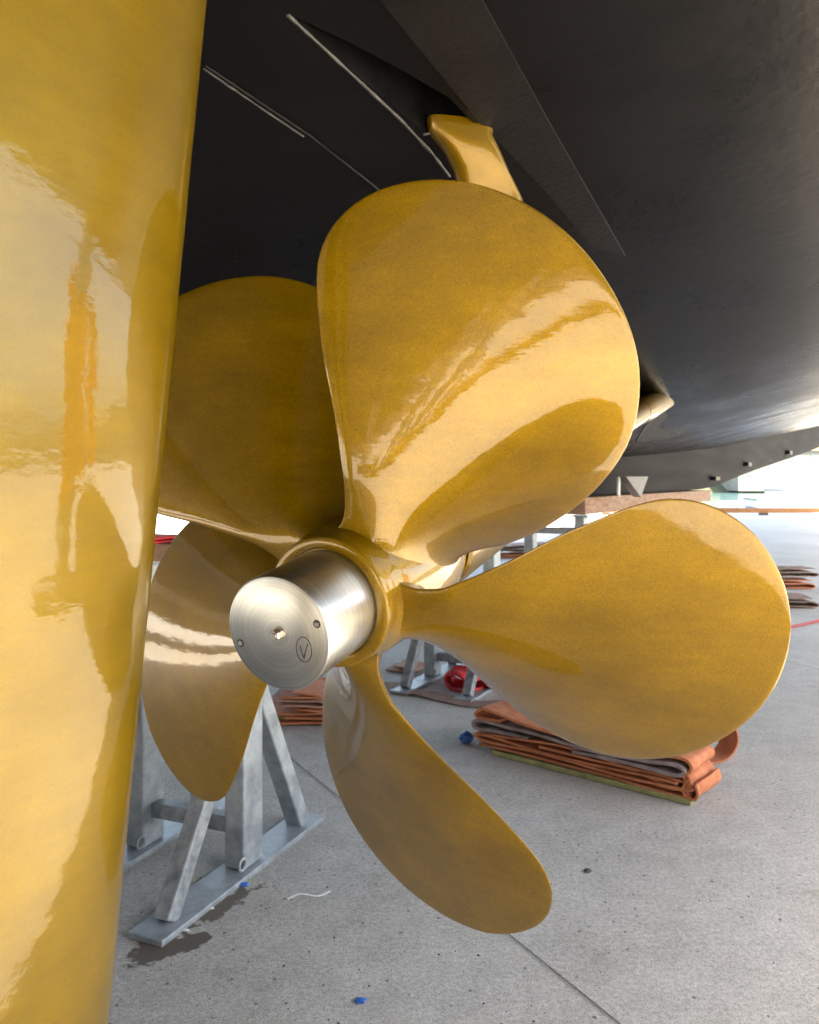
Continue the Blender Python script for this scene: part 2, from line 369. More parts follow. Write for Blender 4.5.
for s_ in ss:
    hb = half(s_); k_ = .15
    row = []
    zt = sinterp(KZ, s_)+(.25+.022*max(0, s_-6))*hb
    top = max(zt+.3, 2.6+.045*s_)
    row.append((TK-hb*1.02, top)); row.append((TK-hb, zt+.15))
    NB = 14
    for i in range(NB): tt = -hb+(hb-k_)*i/(NB-1); row.append((TK+tt, hz(s_, TK+tt)))
    row.append((TK-.07, sinterp(LZ, s_))); row.append((TK+.07, sinterp(LZ, s_)))
    for i in range(NB): tt = k_+(hb-k_)*i/(NB-1); row.append((TK+tt, hz(s_, TK+tt)))
    row.append((TK+hb, zt+.15)); row.append((TK+hb*1.02, top))
    NS = len(row)
    V += [W(s_, a_, b_) for a_, b_ in row]
faces_m = []
for i in range(len(ss)-1):
    for k in range(NS):
        a_ = i*NS+k; b_ = i*NS+(k+1) % NS
        Fc.append((a_, b_, b_+NS, a_+NS))
        faces_m.append(2 if k in (0, NS-2, NS-1) else (1 if 15 <= k <= 17 else 0))
Fc.append(tuple(range(NS))); faces_m.append(0)
Fc.append(tuple(range((len(ss)-1)*NS, len(ss)*NS))[::-1]); faces_m.append(2)
hull = mesh_obj('hull', V, Fc, M_hull, yacht)
hull.data.materials.append(M_keel); hull.data.materials.append(M_top)
for p, k in zip(hull.data.polygons, faces_m): p.material_index = k
hull.data.set_sharp_from_angle(angle=math.radians(24))

def down(p, d): return Vector((p.x, p.y, p.z-d))
def hull_plate(name, outline, m, th=.007, sub=10, bev=.0015):
    """plate laid against the hull bottom, outline densified so that it follows the curve"""
    P = []
    for i in range(len(outline)):
        a_, b_ = outline[i], outline[(i+1) % len(outline)]
        for k in range(sub): P.append(hit(a_[0]+(b_[0]-a_[0])*k/sub, a_[1]+(b_[1]-a_[1])*k/sub))
    n = len(P)
    V = [down(p, th) for p in P]+[down(p, -.03) for p in P]
    F = [tuple(range(n)), tuple(range(n, 2*n))[::-1]]+[(i, (i+1) % n, (i+1) % n+n, i+n) for i in range(n)]
    return mesh_obj(name, V, F, m, hull, bevel=bev, smooth=False)
def bead(name, pts, m, r=.003, sub=14):
    P = []
    for a_, b_ in zip(pts, pts[1:]):
        for k in range(sub): P.append(hit(a_[0]+(b_[0]-a_[0])*k/sub, a_[1]+(b_[1]-a_[1])*k/sub))
    P.append(hit(*pts[-1]))
    rs = [r*(1+.5*noise.noise(p*40)) for p in P]
    mb_ = MB(); mb_.tube([down(p, r*.3) for p in P], rs, 8); return mb_.build(name, m, hull)
hull_plate('doubler_plate', [(372, -12), (462, -40), (548, 118), (626, 255), (592, 245), (548, 192), (478, 118)], M_plate, th=.004, bev=0)
# recess cut up into the bottom ahead of the bracket arm
RP = []
RO = [(287, 13), (345, 40), (402, 70), (450, 98), (478, 127), (428, 134), (358, 76)]
for i in range(len(RO)):
    a_, b_ = RO[i], RO[(i+1) % len(RO)]
    for k in range(5): RP.append(hit(a_[0]+(b_[0]-a_[0])*k/5, a_[1]+(b_[1]-a_[1])*k/5))
n = len(RP)
cut = mesh_obj('cutter', [down(p, .06) for p in RP]+[down(p, -.22) for p in RP], [tuple(range(n)), tuple(range(n, 2*n))[::-1]]+[(i, (i+1) % n, (i+1) % n+n, i+n) for i in range(n)], M_hullg, smooth=False)
md = hull.modifiers.new('recess', 'BOOLEAN'); md.operation = 'DIFFERENCE'; md.object = cut; md.solver = 'EXACT'; md.material_mode = 'TRANSFER'
bpy.context.view_layer.update()
dg = bpy.context.evaluated_depsgraph_get()
nm = bpy.data.meshes.new_from_object(hull.evaluated_get(dg)); hull.modifiers.clear(); hull.data = nm; nm.name = 'hull'
bpy.data.objects.remove(cut)
bead('weld_seam', [(204, 64), (250, 95), (310, 135), (380, 190)], M_hull, .0035)
bead('sealant_bead', [(204, 68), (262, 108), (304, 136)], M_bead, .0022)
bead('sealant_bead', [(288, 14), (357, 78), (400, 118), (432, 152), (450, 176)], M_bead, .0030)
bead('sealant_bead', [(424, 134), (450, 130), (490, 128)], M_bead, .003)
# ---- propeller: one fitted blade outline, five times round the shaft
yaw, pit = .4485, .1825
A = Vector((math.sin(yaw)*math.cos(pit), math.cos(yaw)*math.cos(pit), math.sin(pit)))
U = A.cross(Vector((0, 0, 1))).normalized(); Vv = U.cross(A)
D0 = 1.18
H = Vector(((350.08-410)/820*D0, D0, (480-589.67)/820*D0+CZ))
PH, C0, C1, RK, QK = .5961, .1671, .1287, .2184, .0714
OUT = [[-0.0747, 0.1376], [-0.1544, 0.253], [-0.2322, 0.3581], [-0.2946, 0.467], [-0.2778, 0.5332], [-0.1983, 0.5689], [-0.0821, 0.5742], [0.0404, 0.5503], [0.1585, 0.4971], [0.2252, 0.424], [0.2395, 0.3373], [0.2154, 0.228], [0.1703, 0.131]]
def bsurf(q, r, k, off=0):
    c = C0+C1*(r-.3); phi = q/math.sqrt(r*r+c*c); th = PH+k*2*math.pi/5+phi
    a_ = c*phi+RK*(r-.1)+QK*phi*phi
    return A*a_+U*(r*math.sin(th))+Vv*(r*math.cos(th))
poly = crv([(p[0], p[1], 0) for p in OUT], 16)
tip = 5.5*16; tip = int(tip)
left = poly[:tip+1]; right = poly[tip:][::-1]
def along(P, f):
    L_ = [0]
    for a_, b_ in zip(P, P[1:]): L_.append(L_[-1]+(b_-a_).length)
    x = f*L_[-1]
    for i in range(len(P)-1):
        if x <= L_[i+1]+1e-9: return P[i].lerp(P[i+1], (x-L_[i])/(L_[i+1]-L_[i]))
    return P[-1]
prop = None
def hub_profile():
    # (axial, radius)
    return [(-.058, .0), (-.058, .0765), (-.061, .0775), (-.062, .0800), (-.062, .0900), (-.060, .0930), (-.055, .0945), (-.044, .0950), (-.036, .0955), (-.026, .0985), (-.012, .1015), (.03, .104), (.08, .107), (.13, .106), (.18, .100), (.222, .092), (.230, .088), (.232, .08), (.232, 0)]
def lathe(profile, n=72, O=None, name='lathe', m=None, parent=None, autosmooth=35, origin_local=False, sm=True):
    """solid of revolution about the shaft axis"""
    V = []; F = []; ring = []
    for a_, r in profile:
        if r < 1e-6: ring.append([len(V)]); V.append(A*a_); continue
        ids = []
        for k in range(n):
            t = 2*math.pi*k/n; ids.append(len(V)); V.append(A*a_+U*(r*math.cos(t))+Vv*(r*math.sin(t)))
        ring.append(ids)
    for R0, R1 in zip(ring, ring[1:]):
        for k in range(n):
            if len(R0) == 1: F.append((R0[0], R1[k], R1[(k+1) % n]))
            elif len(R1) == 1: F.append((R0[k], R1[0], R0[(k+1) % n]))
            else: F.append((R0[k], R1[k], R1[(k+1) % n], R0[(k+1) % n]))
    o = mesh_obj(name, V, F, m, parent, autosmooth=autosmooth)
    return o
prop = lathe(crv([(a_, r, 0) for a_, r in hub_profile()], 1) and hub_profile(), name='propeller', m=M_gold, parent=yacht)
prop['label'] = 'gold five-bladed propeller with bare metal end cap'
prop.location = H
HUBR = [p for p in hub_profile() if p[1] > .09]
def make_blade(k):
    NR, NCc = 56, 36
    rows = []
    for i in range(NR+1):
        f = i/NR; f = 1-(1-f)**1.6
        l = along(left, f); r = along(right, f)
        rows.append((l, r))
    rows = [r_ for r_ in rows if min(r_[0].y, r_[1].y) >= .165]
    def thick(r, x):
        tm = .0010+.017*max(0, 1-(r-.1)/.46)**1.5
        return tm*(1-x*x)**.8+(.0020+.0035*max(0, 1-(r-.1)/.2))*math.sqrt(max(0, 1-x**10))
    fr = []; bk = []
    V = []
    def n_at(q, r):
        e = .002
        a_ = bsurf(q+e, r, k)-bsurf(q-e, r, k); b_ = bsurf(q, r+e, k)-bsurf(q, r-e, k)
        n = a_.cross(b_); n.normalize(); return n
    nrow = len(rows)
    for side in (1, -1):
        for i, (l, r) in enumerate(rows):
            for j in range(NCc+1):
                x = -math.cos(math.pi*j/NCc)
                q = (l.x+r.x)/2+(r.x-l.x)/2*x; rr = (l.y+r.y)/2+(r.y-l.y)/2*x
                rr_ = max(rr, .06)
                h = thick(rr_, x)
                V.append(bsurf(q, rr_, k)+n_at(q, rr_)*(side*h))
    # root fillet: each edge point sweeps down on to the hub
    def onhub(p):
        a_ = max(-.026, min(.205, p.dot(A))); v_ = p-A*p.dot(A); v_.normalize()
        return A*a_+v_*(interp(HUBR, a_)-.002)
    NFR = 10; body = V; V = []
    l0, r0 = rows[0]; ql, qr = -.066, .135; rh = .108; wf = .034
    for side in (1, -1):
        base = 0 if side == 1 else len(rows)*(NCc+1)
        for i in range(NFR):
            t = 1-i/NFR
            for j in range(NCc+1):
                x = -math.cos(math.pi*j/NCc); q = (ql+qr)/2+(qr-ql)/2*x; nn = n_at(q, rh)
                P0 = body[base+j]
                P1 = onhub(bsurf(q, rh, k)+nn*(side*(thick(rh, x)*1.1)))
                q2 = q+wf*1.1*x; y_ = math.sqrt(max(0, 1-x*x))
                P2 = onhub(bsurf(q2, rh, k)+n_at(q2, rh)*(side*(thick(rh, x)+wf*y_)))
                V.append(P0*(1-t)**2+P1*(2*t*(1-t))+P2*t*t)
        V += body[base:base+len(rows)*(NCc+1)]
    nrow = len(rows)+NFR
    F = []
    n2 = nrow*(NCc+1)
    for i in range(nrow-1):
        for j in range(NCc):
            a_ = i*(NCc+1)+j
            F.append((a_, a_+1, a_+NCc+2, a_+NCc+1)); F.append((a_+n2, a_+NCc+1+n2, a_+NCc+2+n2, a_+1+n2))
    o = mesh_obj('blade', V, F, M_gold, None)
    bm = bmesh.new(); bm.from_mesh(o.data); bmesh.ops.remove_doubles(bm, verts=bm.verts, dist=1e-4)
    bmesh.ops.recalc_face_normals(bm, faces=bm.faces); bm.to_mesh(o.data); bm.free()
    for p in o.data.polygons: p.use_smooth = True
    o.parent = prop
    return o
for k in range(5): make_blade(k)
# bare metal end cap, its own frame: local z = outwards
from mathutils import Matrix
capM = Matrix((U, -Vv, -A)).transposed().to_4x4()
CAPA = -.182
cap_prof = [(0, 0), (0, .0725), (-.0008, .0738), (-.0022, .0745), (-.132, .0745), (-.140, .0745), (-.140, 0)]
V = []; F = []; n = 96; ring = []
for z, r in cap_prof:
    if r < 1e-6: ring.append([len(V)]); V.append((0, 0, z)); continue
    ring.append(list(range(len(V), len(V)+n))); V += [(r*math.cos(2*math.pi*k/n), r*math.sin(2*math.pi*k/n), z) for k in range(n)]
for R0, R1 in zip(ring, ring[1:]):
    for k in range(n):
        if len(R0) == 1: F.append((R0[0], R1[k], R1[(k+1) % n]))
        elif len(R1) == 1: F.append((R0[k], R1[0], R0[(k+1) % n]))
        else: F.append((R0[k], R1[k], R1[(k+1) % n], R0[(k+1) % n]))
cap = mesh_obj('end_cap', V, F, M_cap, prop, autosmooth=40)
cap['label'] = 'bare machined metal end cap'
capM.translation = A*CAPA; cap.matrix_local = capM
def capuv(px, py):
    """place on the cap's flat face"""
    r = ray(px, py); O = Vector((0, 0, CZ)); P0 = H+A*CAPA
    k = (P0-O).dot(A)/r.dot(A); d = O+r*k-P0
    return d.dot(U), -d.dot(Vv)
def cap_part(name, mbv, m, **k):
    o = mbv.build(name, m, prop, **k); o.matrix_local = capM; return o
u, v = capuv(278.5, 633.5)
m = MB(); m.tube([(u, v, -.001), (u, v, .0015)], .0098, 32); cap_part('washer', m, M_steel, autosmooth=40)
m = MB(); m.tube([(u, v, .001), (u, v, .0075), (u, v, .009)], [.0075, .0075, .0062], 6); m.tube([(u, v, .009), (u, v, .0115)], [.0042, .0036], 16); cap_part('end_bolt', m, M_steel, smooth=False)
for px, py in ((241, 643), (317.5, 624)):
    u, v = capuv(px, py)
    m = MB(); m.tube([(u, v, -.001), (u, v, .0006)], .0052, 24); cap_part('screw_hole', m, M_dark, autosmooth=40)
    m = MB(); m.tube([(u, v, 0), (u, v, .0016)], [.0034, .003], 14); cap_part('screw', m, M_steel, autosmooth=40)
# marker writing: a ringed V
m = MB()
def ink(pts, r=.00055):
    Q = [Vector((*capuv(*p), .0002)) for p in pts]; m.tube(Q, r, 6)
ink([(304.5+7.6*math.cos(t*math.pi/18)+1.2*math.sin(t*math.pi/18), 649.5+12.5*math.sin(t*math.pi/18)) for t in range(37)])
ink([(300.8, 645.5), (301.8, 650), (303.2, 655), (304.8, 658.6), (305.5, 654), (307, 648), (308.6, 643.5)], .0006)
ink([(304.8, 658.6), (304.6, 654.5)], .0006)
cap_part('ringed_letter', m, M_ink)

def axial(a_): return H+A*a_
def rod(name, a0, a1, r0, r1, m_, parent, extra=None):
    mb_ = MB(); prof = extra or [(a0, r0), (a1, r1)]
    pts = [axial(p[0]) for p in prof]; mb_.tube(pts, [p[1] for p in prof], 40); return mb_.build(name, m_, parent, autosmooth=30)
rod('propeller_shaft', 0, 0, 0, 0, M_strut, yacht, [(.22, .062), (.262, .062), (.262, .045), (2.5, .045)])
rod('stern_tube', 0, 0, 0, 0, M_strut, yacht, [(2.34, .046), (2.36, .050), (2.5, .054), (3.3, .056)])

rod('gap_shade_ring', 0, 0, 0, 0, M_dark, yacht, [(.231, .070), (.233, .079), (.260, .079), (.262, .06)])  # dark ring fills the gap behind the hub, its shade as colour
# ---- shaft bracket
br = rod('shaft_bracket', 0, 0, 0, 0, M_strut, yacht, [(.262, .070), (.264, .082), (.270, .087), (.30, .090), (.55, .088), (.80, .084), (.84, .075), (.845, .03)])
def arm(name, secs, m_, parent):
    V = []; F = []; n = 28
    for c, ch, th in secs:
        c = Vector(c)
        for k in range(n):
            t = 2*math.pi*k/n
            cs, sn = math.cos(t), math.sin(t); x = math.copysign(abs(cs)**.55, cs)*ch/2; y = math.copysign(abs(sn)**.55, sn)*th/2
            V.append(c+Vector((.96, .28, 0))*x+Vector((-.28, .96, 0))*y)
    for i in range(len(secs)-1):
        for k in range(n): a_ = i*n+k; b_ = i*n+(k+1) % n; F.append((a_, b_, b_+n, a_+n))
    F.append(tuple(range(n))[::-1]); F.append(tuple(range((len(secs)-1)*n, len(secs)*n)))
    return mesh_obj(name, V, F, m_, parent, autosmooth=60)
tp = hit(461, 131)
s1 = at(473, 152, tp.y+.01); s2 = at(482, 172, tp.y+.03); s3 = at(492, 198, tp.y+.06); s4 = axial(.50)+Vector((0, 0, .28)); s5 = axial(.55)+Vector((0, 0, .02))
arm('bracket_arm', [(tp+Vector((-.002, 0, .016)), .130, .05), (tp-Vector((0, 0, .006)), .124, .046), (s1, .112, .042), (s2, .112, .040), (s3, .128, .040), (s4, .15, .05), (s5, .17, .06)], M_strut, br)

# ---- hull fittings
q = hit(662, 463); m = MB(); m.tube([down(q, -.02), down(q, .012)], [.06, .055], 20); m.build('water_intake', M_dark, hull, autosmooth=30)
m = MB(); m.tube([down(q, -.01), down(q, .018)], [.028, .024], 16); m.build('water_intake', M_anode, hull, autosmooth=30)
q = at(634, 484, 5.55)
m = MB(); m.add([q+Vector((-.05, 0, .05)), q+Vector((.10, 0, .05)), q+Vector((.05, .0, -.09)), q+Vector((-.05, .2, .05)), q+Vector((.10, .2, .05)), q+Vector((.05, .2, -.09))],
                [(0, 1, 2), (3, 5, 4), (0, 3, 4, 1), (1, 4, 5, 2), (2, 5, 3, 0)]); m.build('anode', M_anode, hull, smooth=False)
q = at(619, 486, 5.5); m = MB(); m.tube([q+Vector((0, 0, .06)), q-Vector((0, 0, .07))], .012, 8); m.build('echo_sounder', M_white, hull)
def on_keel(px):
    """a place on the starboard face of the keel"""
    u_ = (px-410)/820; y = (TK+.13)/(Td.x*u_+Td.y); return y*u_, y
for px, f in ((716, .25), (748, .35), (789, .3)):
    x, y = on_keel(px); s_, t_ = st(x, y); z = sinterp(LZ, s_)+(sinterp(KZ, s_)-sinterp(LZ, s_))*f
    m = MB(); m.box((x, y, z+CZ), (.05*y/8, .20*y/8, .035*y/8), Td, Fd); m.build('drain_scoop', M_hullg, hull, smooth=False)
# dark slab, recess shade in its colour, where the stern tube leaves the hull
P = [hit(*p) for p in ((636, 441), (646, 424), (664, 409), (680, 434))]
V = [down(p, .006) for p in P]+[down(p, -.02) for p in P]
mesh_obj('shaft_pocket_shade', V, [(0, 1, 2, 3), (7, 6, 5, 4), (0, 4, 5, 1), (1, 5, 6, 2), (2, 6, 7, 3), (3, 7, 4, 0)], M_dark, hull, smooth=False)

# ---- rudder: thick foil, leading edge just behind the propeller cap
V = []; F = []
RT = -.661
zs = [-.92+.06*i for i in range(32)]
def rud_le(z): return .590+.122*z           # station of the leading edge (leans forward at the top)
n = 48
for z in zs:
    le = rud_le(z)+.0; ch = .86+.10*z; th = .135+.02*z
    tr = 1.0
    if z < -.86: tr = .93
    for k in range(n):
        t = 2*math.pi*k/n
        xc = (1-math.cos(t))/2
        yt = 5*th*(.2969*math.sqrt(xc)-.1260*xc-.3516*xc**2+.2843*xc**3-.1036*xc**4)/1.0*(1 if t < math.pi else -1)
        V.append(W(le-ch*xc*tr, RT+yt*tr, z))
for i in range(len(zs)-1):
    for k in range(n): a_ = i*n+k; b_ = i*n+(k+1) % n; F.append((a_, b_, b_+n, a_+n))
F.append(tuple(range(n))[::-1]); F.append(tuple(range((len(zs)-1)*n, len(zs)*n)))
rud = mesh_obj('rudder', V, F, M_rud, yacht, autosmooth=45)
rud['label'] = 'thick gold rudder blade close behind the propeller'
m = MB(); m.tube([W(.35, RT, .85), W(.31, RT, 1.2)], .05, 24); m.build('rudder_stock', M_steel, rud)

# ------------------------------------------------------------------ trestles
def make_trestle(label):
    t = empty('trestle', (0, 0, 0)); tag(t, label, 'trestle', 'galvanised steel trestles under the keel')
    Lb = .89; hp = .97; kc = .465; SPC = .40
    Y = Vector((0, 1, 0)); X = Vector((1, 0, 0))
    for x0 in (-SPC, 0):
        m = MB(); m.box((x0, Lb/2, .009), (.118, Lb, .018)); m.build('base_plate', M_galv, t, bevel=.003)
        m = MB(); m.box((x0, kc, .018+hp/2-.009), (.075, .11, hp-.018)); m.build('post', M_galv, t, bevel=.008)
        m = MB(); m.bar((x0, .085, .020), (x0, kc-.035, .58), .055, .055, X); br_ = m.build('brace', M_galv2, t, bevel=.006)
        m = MB(); m.bar((x0, Lb-.085, .020), (x0, kc+.035, .62), .065, .060, X); m.build('brace', M_galv, t, bevel=.006)
        m = MB(); m.box((x0, kc, hp+.006), (.14, .18, .012)); m.build('head_plate', M_galv, t, bevel=.002)
        # lifting ring on the post foot
        m = MB(); m.tube([(x0+.046, kc-.075+.018*math.sin(a_*math.pi/9), .052+.018*math.cos(a_*math.pi/9)) for a_ in range(19)], .005, 8, cap=False)
        m.build('lifting_ring', M_galv2, t)
    m = MB(); m.box((-SPC/2, kc+.01, .135), (SPC-.08, .05, .05)); m.build('cross_tube', M_galv2, t, bevel=.005)
    m = MB(); m.box((-SPC/2, kc+.01, .86), (SPC-.08, .05, .05)); m.build('cross_tube', M_galv2, t, bevel=.005)
    return t
def copy_tree(o, parent=None):
    c = o.copy(); COL.objects.link(c); c.parent = parent
    for ch in [x for x in bpy.data.objects if x.parent == o]: copy_tree(ch, c)
    return c
rz = -math.atan2(Fd.x, Fd.y)
tr1 = make_trestle('nearest grey steel trestle, standing behind the lower left propeller blade')
tr1.location = (-.715, 2.212, 0); tr1.rotation_euler = (0, 0, math.radians(-23))
for (loc, lab) in ((G(462, 703), 'grey steel trestle seen through the gap between the lower and right blades'),
                   (W(5.55, TK-.16, -CZ), 'distant steel trestle under the keel beam, seen above the right blade')):
    c = copy_tree(tr1); c.location = (loc.x, loc.y, 0); c['label'] = lab; c.rotation_euler.z = math.radians(-27)
# timber packing on the near trestle with a red strap over it
m = MB(); c0 = tr1.location
TX = Vector((math.cos(math.radians(23)), -math.sin(math.radians(23)), 0)); TY = Vector((-TX.y, TX.x, 0))
pc = Vector((c0.x, c0.y, 0))-TX*.20+TY*.465
m.box((pc.x, pc.y, .982+.03), (.66, .14, .06), TX, TY); tag(m.build('timber_block', M_timber, bevel=.004), 'timber packing laid across the head of the nearest trestle', 'timber')
m = MB(); pl = pc-TX*.19
for k in range(2): m.box((pl.x, pl.y, 1.0445+.013*k), (.20, .17-.02*k, .010), TX, TY)
tag(m.build('red_strap', M_red, bevel=.003), 'red strap folded on the timber of the nearest trestle', 'strap')
# keel beam and packing
m = MB(); b0 = W(5.2, TK, -.106); b1 = W(9.3, TK, -.103)
m.bar(b0-Vector((0, 0, .065)), b1-Vector((0, 0, .065)), .24, .115, Td)
tag(m.build('keel_beam', M_timber, bevel=.006), 'long rust-brown beam carrying the yacht keel on the distant trestle', 'beam')

# ------------------------------------------------------------------ webbing
def ribbon(m, path, O, X, wdt, th, skew=0, wob=.011, seed=0):
    """thick strap: 'path' is a curve in the plane (X, up), extruded across"""
    Z = Vector((0, 0, 1)); Yd = Z.cross(X).normalized()
    P = crv([(p[0], p[1], 0) for p in path], 7); n = len(P); NW = 6
    V = []; F = []
    for sgn in (1, -1):
        for i, p in enumerate(P):
            d = (P[min(i+1, n-1)]-P[max(i-1, 0)]).normalized(); nn = Vector((-d.y, d.x, 0))
            for j in range(NW+1):
                y = (j/NW-.5)*wdt
                w_ = wob*noise.noise(Vector((p.x*4+seed, j*.35, seed*3.1+p.y*9)))
                q = p+nn*(sgn*th/2+w_)
                V.append(O+X*(q.x+skew*y)+Z*max(.004, q.y)+Yd*(y+.02*noise.noise(Vector((p.x*2, seed*7.7, i*.02)))))
    K = NW+1; N2 = n*K
    for i in range(n-1):
        for j in range(NW): a_ = i*K+j; F.append((a_, a_+1, a_+K+1, a_+K)); F.append((a_+N2, a_+K+N2, a_+K+1+N2, a_+1+N2))
        a_ = i*K; F.append((a_, a_+K, a_+K+N2, a_+N2)); a_ += NW; F.append((a_, a_+N2, a_+K+N2, a_+K))
    for i in (0, n-1):
        for j in range(NW): a_ = i*K+j; F.append((a_, a_+1, a_+1+N2, a_+N2))
    m.add(V, F)
def folds(L, layers, h0, dh, jitter, seed, bulge=.02):
    """serpentine flat-folded strap"""
    R = random.Random(seed); P = []; h = h0; x = 0
    for k in range(layers):
        a_ = .03+R.random()*jitter; b_ = L-.03-R.random()*jitter
        row = [a_+(b_-a_)*f for f in (0, .25, .5, .75, 1)]
        if k % 2: row = row[::-1]
        for i, xx in enumerate(row): P.append((xx, h+(.006*math.sin(xx*5+k))))
        e = row[-1]; s_ = 1 if k % 2 == 0 else -1
        if k < layers-1: P.append((e+s_*(.012+bulge*R.random()), h+dh*.5))
        h += dh
    return P
def stack(name, O, X, specs, wdt, label, cat, group=None, skew=0):
    t = empty(name, O); tag(t, label, cat, group)
    for i, (path, m_, th, nm, off) in enumerate(specs):
        mb_ = MB(); ribbon(mb_, path, Vector((0, 0, 0))+Vector(off), X, wdt, th, skew, seed=i+len(path))
        mb_.build(nm, m_, t, autosmooth=50)
    return t
GS = 'folded lifting slings lying on the concrete'
a0 = G(470, 750); b0 = G(695, 808); X = (b0-a0); Lm = X.length; X.normalize(); Yd = Vector((0, 0, 1)).cross(X)
O = a0+Yd*.13
t = empty('sling_stack', O); tag(t, 'long flat stack of folded orange lifting slings under the right propeller blade', 'sling stack', GS)
def part(path, m_, th, nm, wdt=.24, yo=0, seed=0, skew=0):
    mb_ = MB(); ribbon(mb_, path, Yd*yo, X, wdt, th, skew, seed=seed); return mb_.build(nm, m_, t, autosmooth=50)
m = MB(); m.box(X*(Lm*.55)+Vector((0, 0, .012))-Yd*.10, (Lm*.87, .05, .022), X, Yd); m.build('batten', M_olive, t, bevel=.004)
m = MB(); m.box(X*(Lm*.5)+Vector((0, 0, .012))+Yd*.05, (Lm*.9, .20, .022), X, Yd); m.build('batten', M_olive, t, bevel=.004)
part(folds(Lm, 3, .034, .019, .05, 3), M_str, .010, 'sling', seed=1)
part([(Lm-.02, .038), (Lm*.6, .10), (Lm*.3, .10), (.06, .085), (.02, .075), (.05, .065)], M_str, .009, 'sling', seed=4, yo=.01)
part([(.30, .112), (.12, .105), (.03, .10), (.005, .12), (.04, .14), (.2, .138), (Lm*.5, .125), (Lm*.8, .135), (Lm-.09, .145), (Lm-.045, .125), (Lm-.09, .105), (Lm*.75, .108), (Lm*.5, .104)], M_str3, .014, 'sling', seed=7)
part([(Lm*.35, .088), (Lm*.8, .085), (Lm-.05, .082), (Lm-.025, .095), (Lm-.05, .108), (Lm-.03, .078), (Lm-.01, .064), (Lm-.04, .055)], M_str, .010, 'sling', seed=9)
part([(.16, .155), (.05, .148), (.02, .17), (.07, .20), (.16, .195), (.3, .175), (Lm*.5, .155), (Lm*.8, .158), (Lm-.06, .170), (Lm-.02, .150), (Lm-.03, .12), (Lm-.07, .098)], M_str, .012, 'sling', seed=12)
part([(Lm-.16, .048), (Lm-.06, .052), (Lm-.02, .075), (Lm-.03, .10), (Lm-.05, .05), (Lm-.01, .026), (Lm+.01, .05), (Lm+.005, .088)], M_str, .010, 'sling', seed=15)
# loose loop lying behind the right end of the stack
a1 = G(712, 772); 
t2 = empty('sling_loop', a1); tag(t2, 'orange sling end standing in a loop at the right end of the long sling stack', 'sling loop')
mb_ = MB(); Xl = Vector((.93, .36, 0)).normalized()
ribbon(mb_, [(-.30, .02), (-.12, .010), (.02, .010), (.11, .025), (.155, .085), (.14, .155), (.08, .18), (.0, .155), (-.12, .10), (-.3, .06)], Vector((0.0, .12, 0)), Xl, .11, .008, 0, seed=22)
mb_.build('sling', M_str, t2, autosmooth=50)

def small_stack(O, ang, L, n, seed, label, mats, w_=.22, dh=.022, jit=.12, bulge=.03):
    t = empty('sling_stack', O); tag(t, label, 'sling stack', GS)
    X_ = Vector((math.cos(ang), math.sin(ang), 0)); h = .012; R = random.Random(seed)
    for i in range(n):
        k = 2+R.randint(0, 1); mb_ = MB()
        ribbon(mb_, folds(L*(.9+.1*R.random()), k, h, dh, jit, seed+i, bulge), Vector((0, 0, 0)), X_, w_, .010, .1*(R.random()-.5), .012, seed+i)
        mb_.build('sling', mats[i % len(mats)], t, autosmooth=50); h += k*dh
    return t
small_stack(G(262, 716), math.radians(-4), .52, 4, 31, 'messy sling pile with pink top layers between the end cap and the lower blade', [M_str, M_str, M_str2], .34, .022, .2)
t_ = tag(mb_.build('spare', None), None) if False else None
m = MB(); q = G(281, 722, 0); m.box((q.x, q.y, .035), (.12, .05, .05), (.98, -.2, 0), (.2, .98, 0)); tag(m.build('timber_offcut', M_olive, bevel=.004), 'short olive batten end beside the pink-topped sling pile', 'timber')
small_stack(G(772, 588), math.radians(6), .50, 2, 41, 'dark orange sling stack beside the right blade edge, farther of two', [M_str, M_brown, M_str], .3, .045, .06, .09)
small_stack(G(775, 606), math.radians(-6), .40, 1, 47, 'low dark orange sling pile beside the right blade edge, nearer of two', [M_brown, M_str], .3, .045, .06, .09)
small_stack(G(470, 558, 0), math.radians(12), 1.5, 2, 53, 'long rust-red sling pile in the sliver between the top and right blades', [M_str, M_brown], .5, .05)
small_stack(G(387, 668), math.radians(-20), .35, 1, 57, 'small orange sling fold on the ground left of the middle trestle', [M_str2], .2, .02)
# straps lying on the ground
def strap(name, pts, w_, m_, label, cat, lift=.006, th=.004, wob=.01):
    P = crv(pts, 10); V = []; n = len(P)
    for i, p in enumerate(P):
        d = (P[min(i+1, n-1)]-P[max(i-1, 0)]); d.z = 0; d.normalize(); N_ = Vector((-d.y, d.x, 0))
        z = lift+wob*(.5+.5*noise.noise(p*4)); tw = wob*noise.noise(p*5+Vector((9, 0, 0)))
        for a_, b_ in ((-1, 0), (1, 0), (1, 1), (-1, 1)):
            q = p+N_*(a_*w_/2); V.append((q.x, q.y, max(.002, z+p.z+a_*tw)+b_*th))
    F = []
    for i in range(n-1):
        for k in range(4): a_ = i*4+k; b_ = i*4+(k+1) % 4; F.append((a_, b_, b_+4, a_+4))
    F += [(0, 1, 2, 3), tuple(range(4*n-4, 4*n))]
    return tag(mesh_obj(name, V, F, m_, autosmooth=40), label, cat)
strap('ground_strap', [G(392, 684), G(402, 693), G(418, 694), G(440, 699), G(470, 705), G(500, 706)], .11, M_brown, 'brown strap lying flat on the concrete before the middle trestle', 'strap')
strap('red_rope', [G(750, 634), G(790, 628), G(819, 622), G(900, 606)], .06, M_redp, 'faded red line lying on the concrete at the right edge', 'rope', wob=.004)
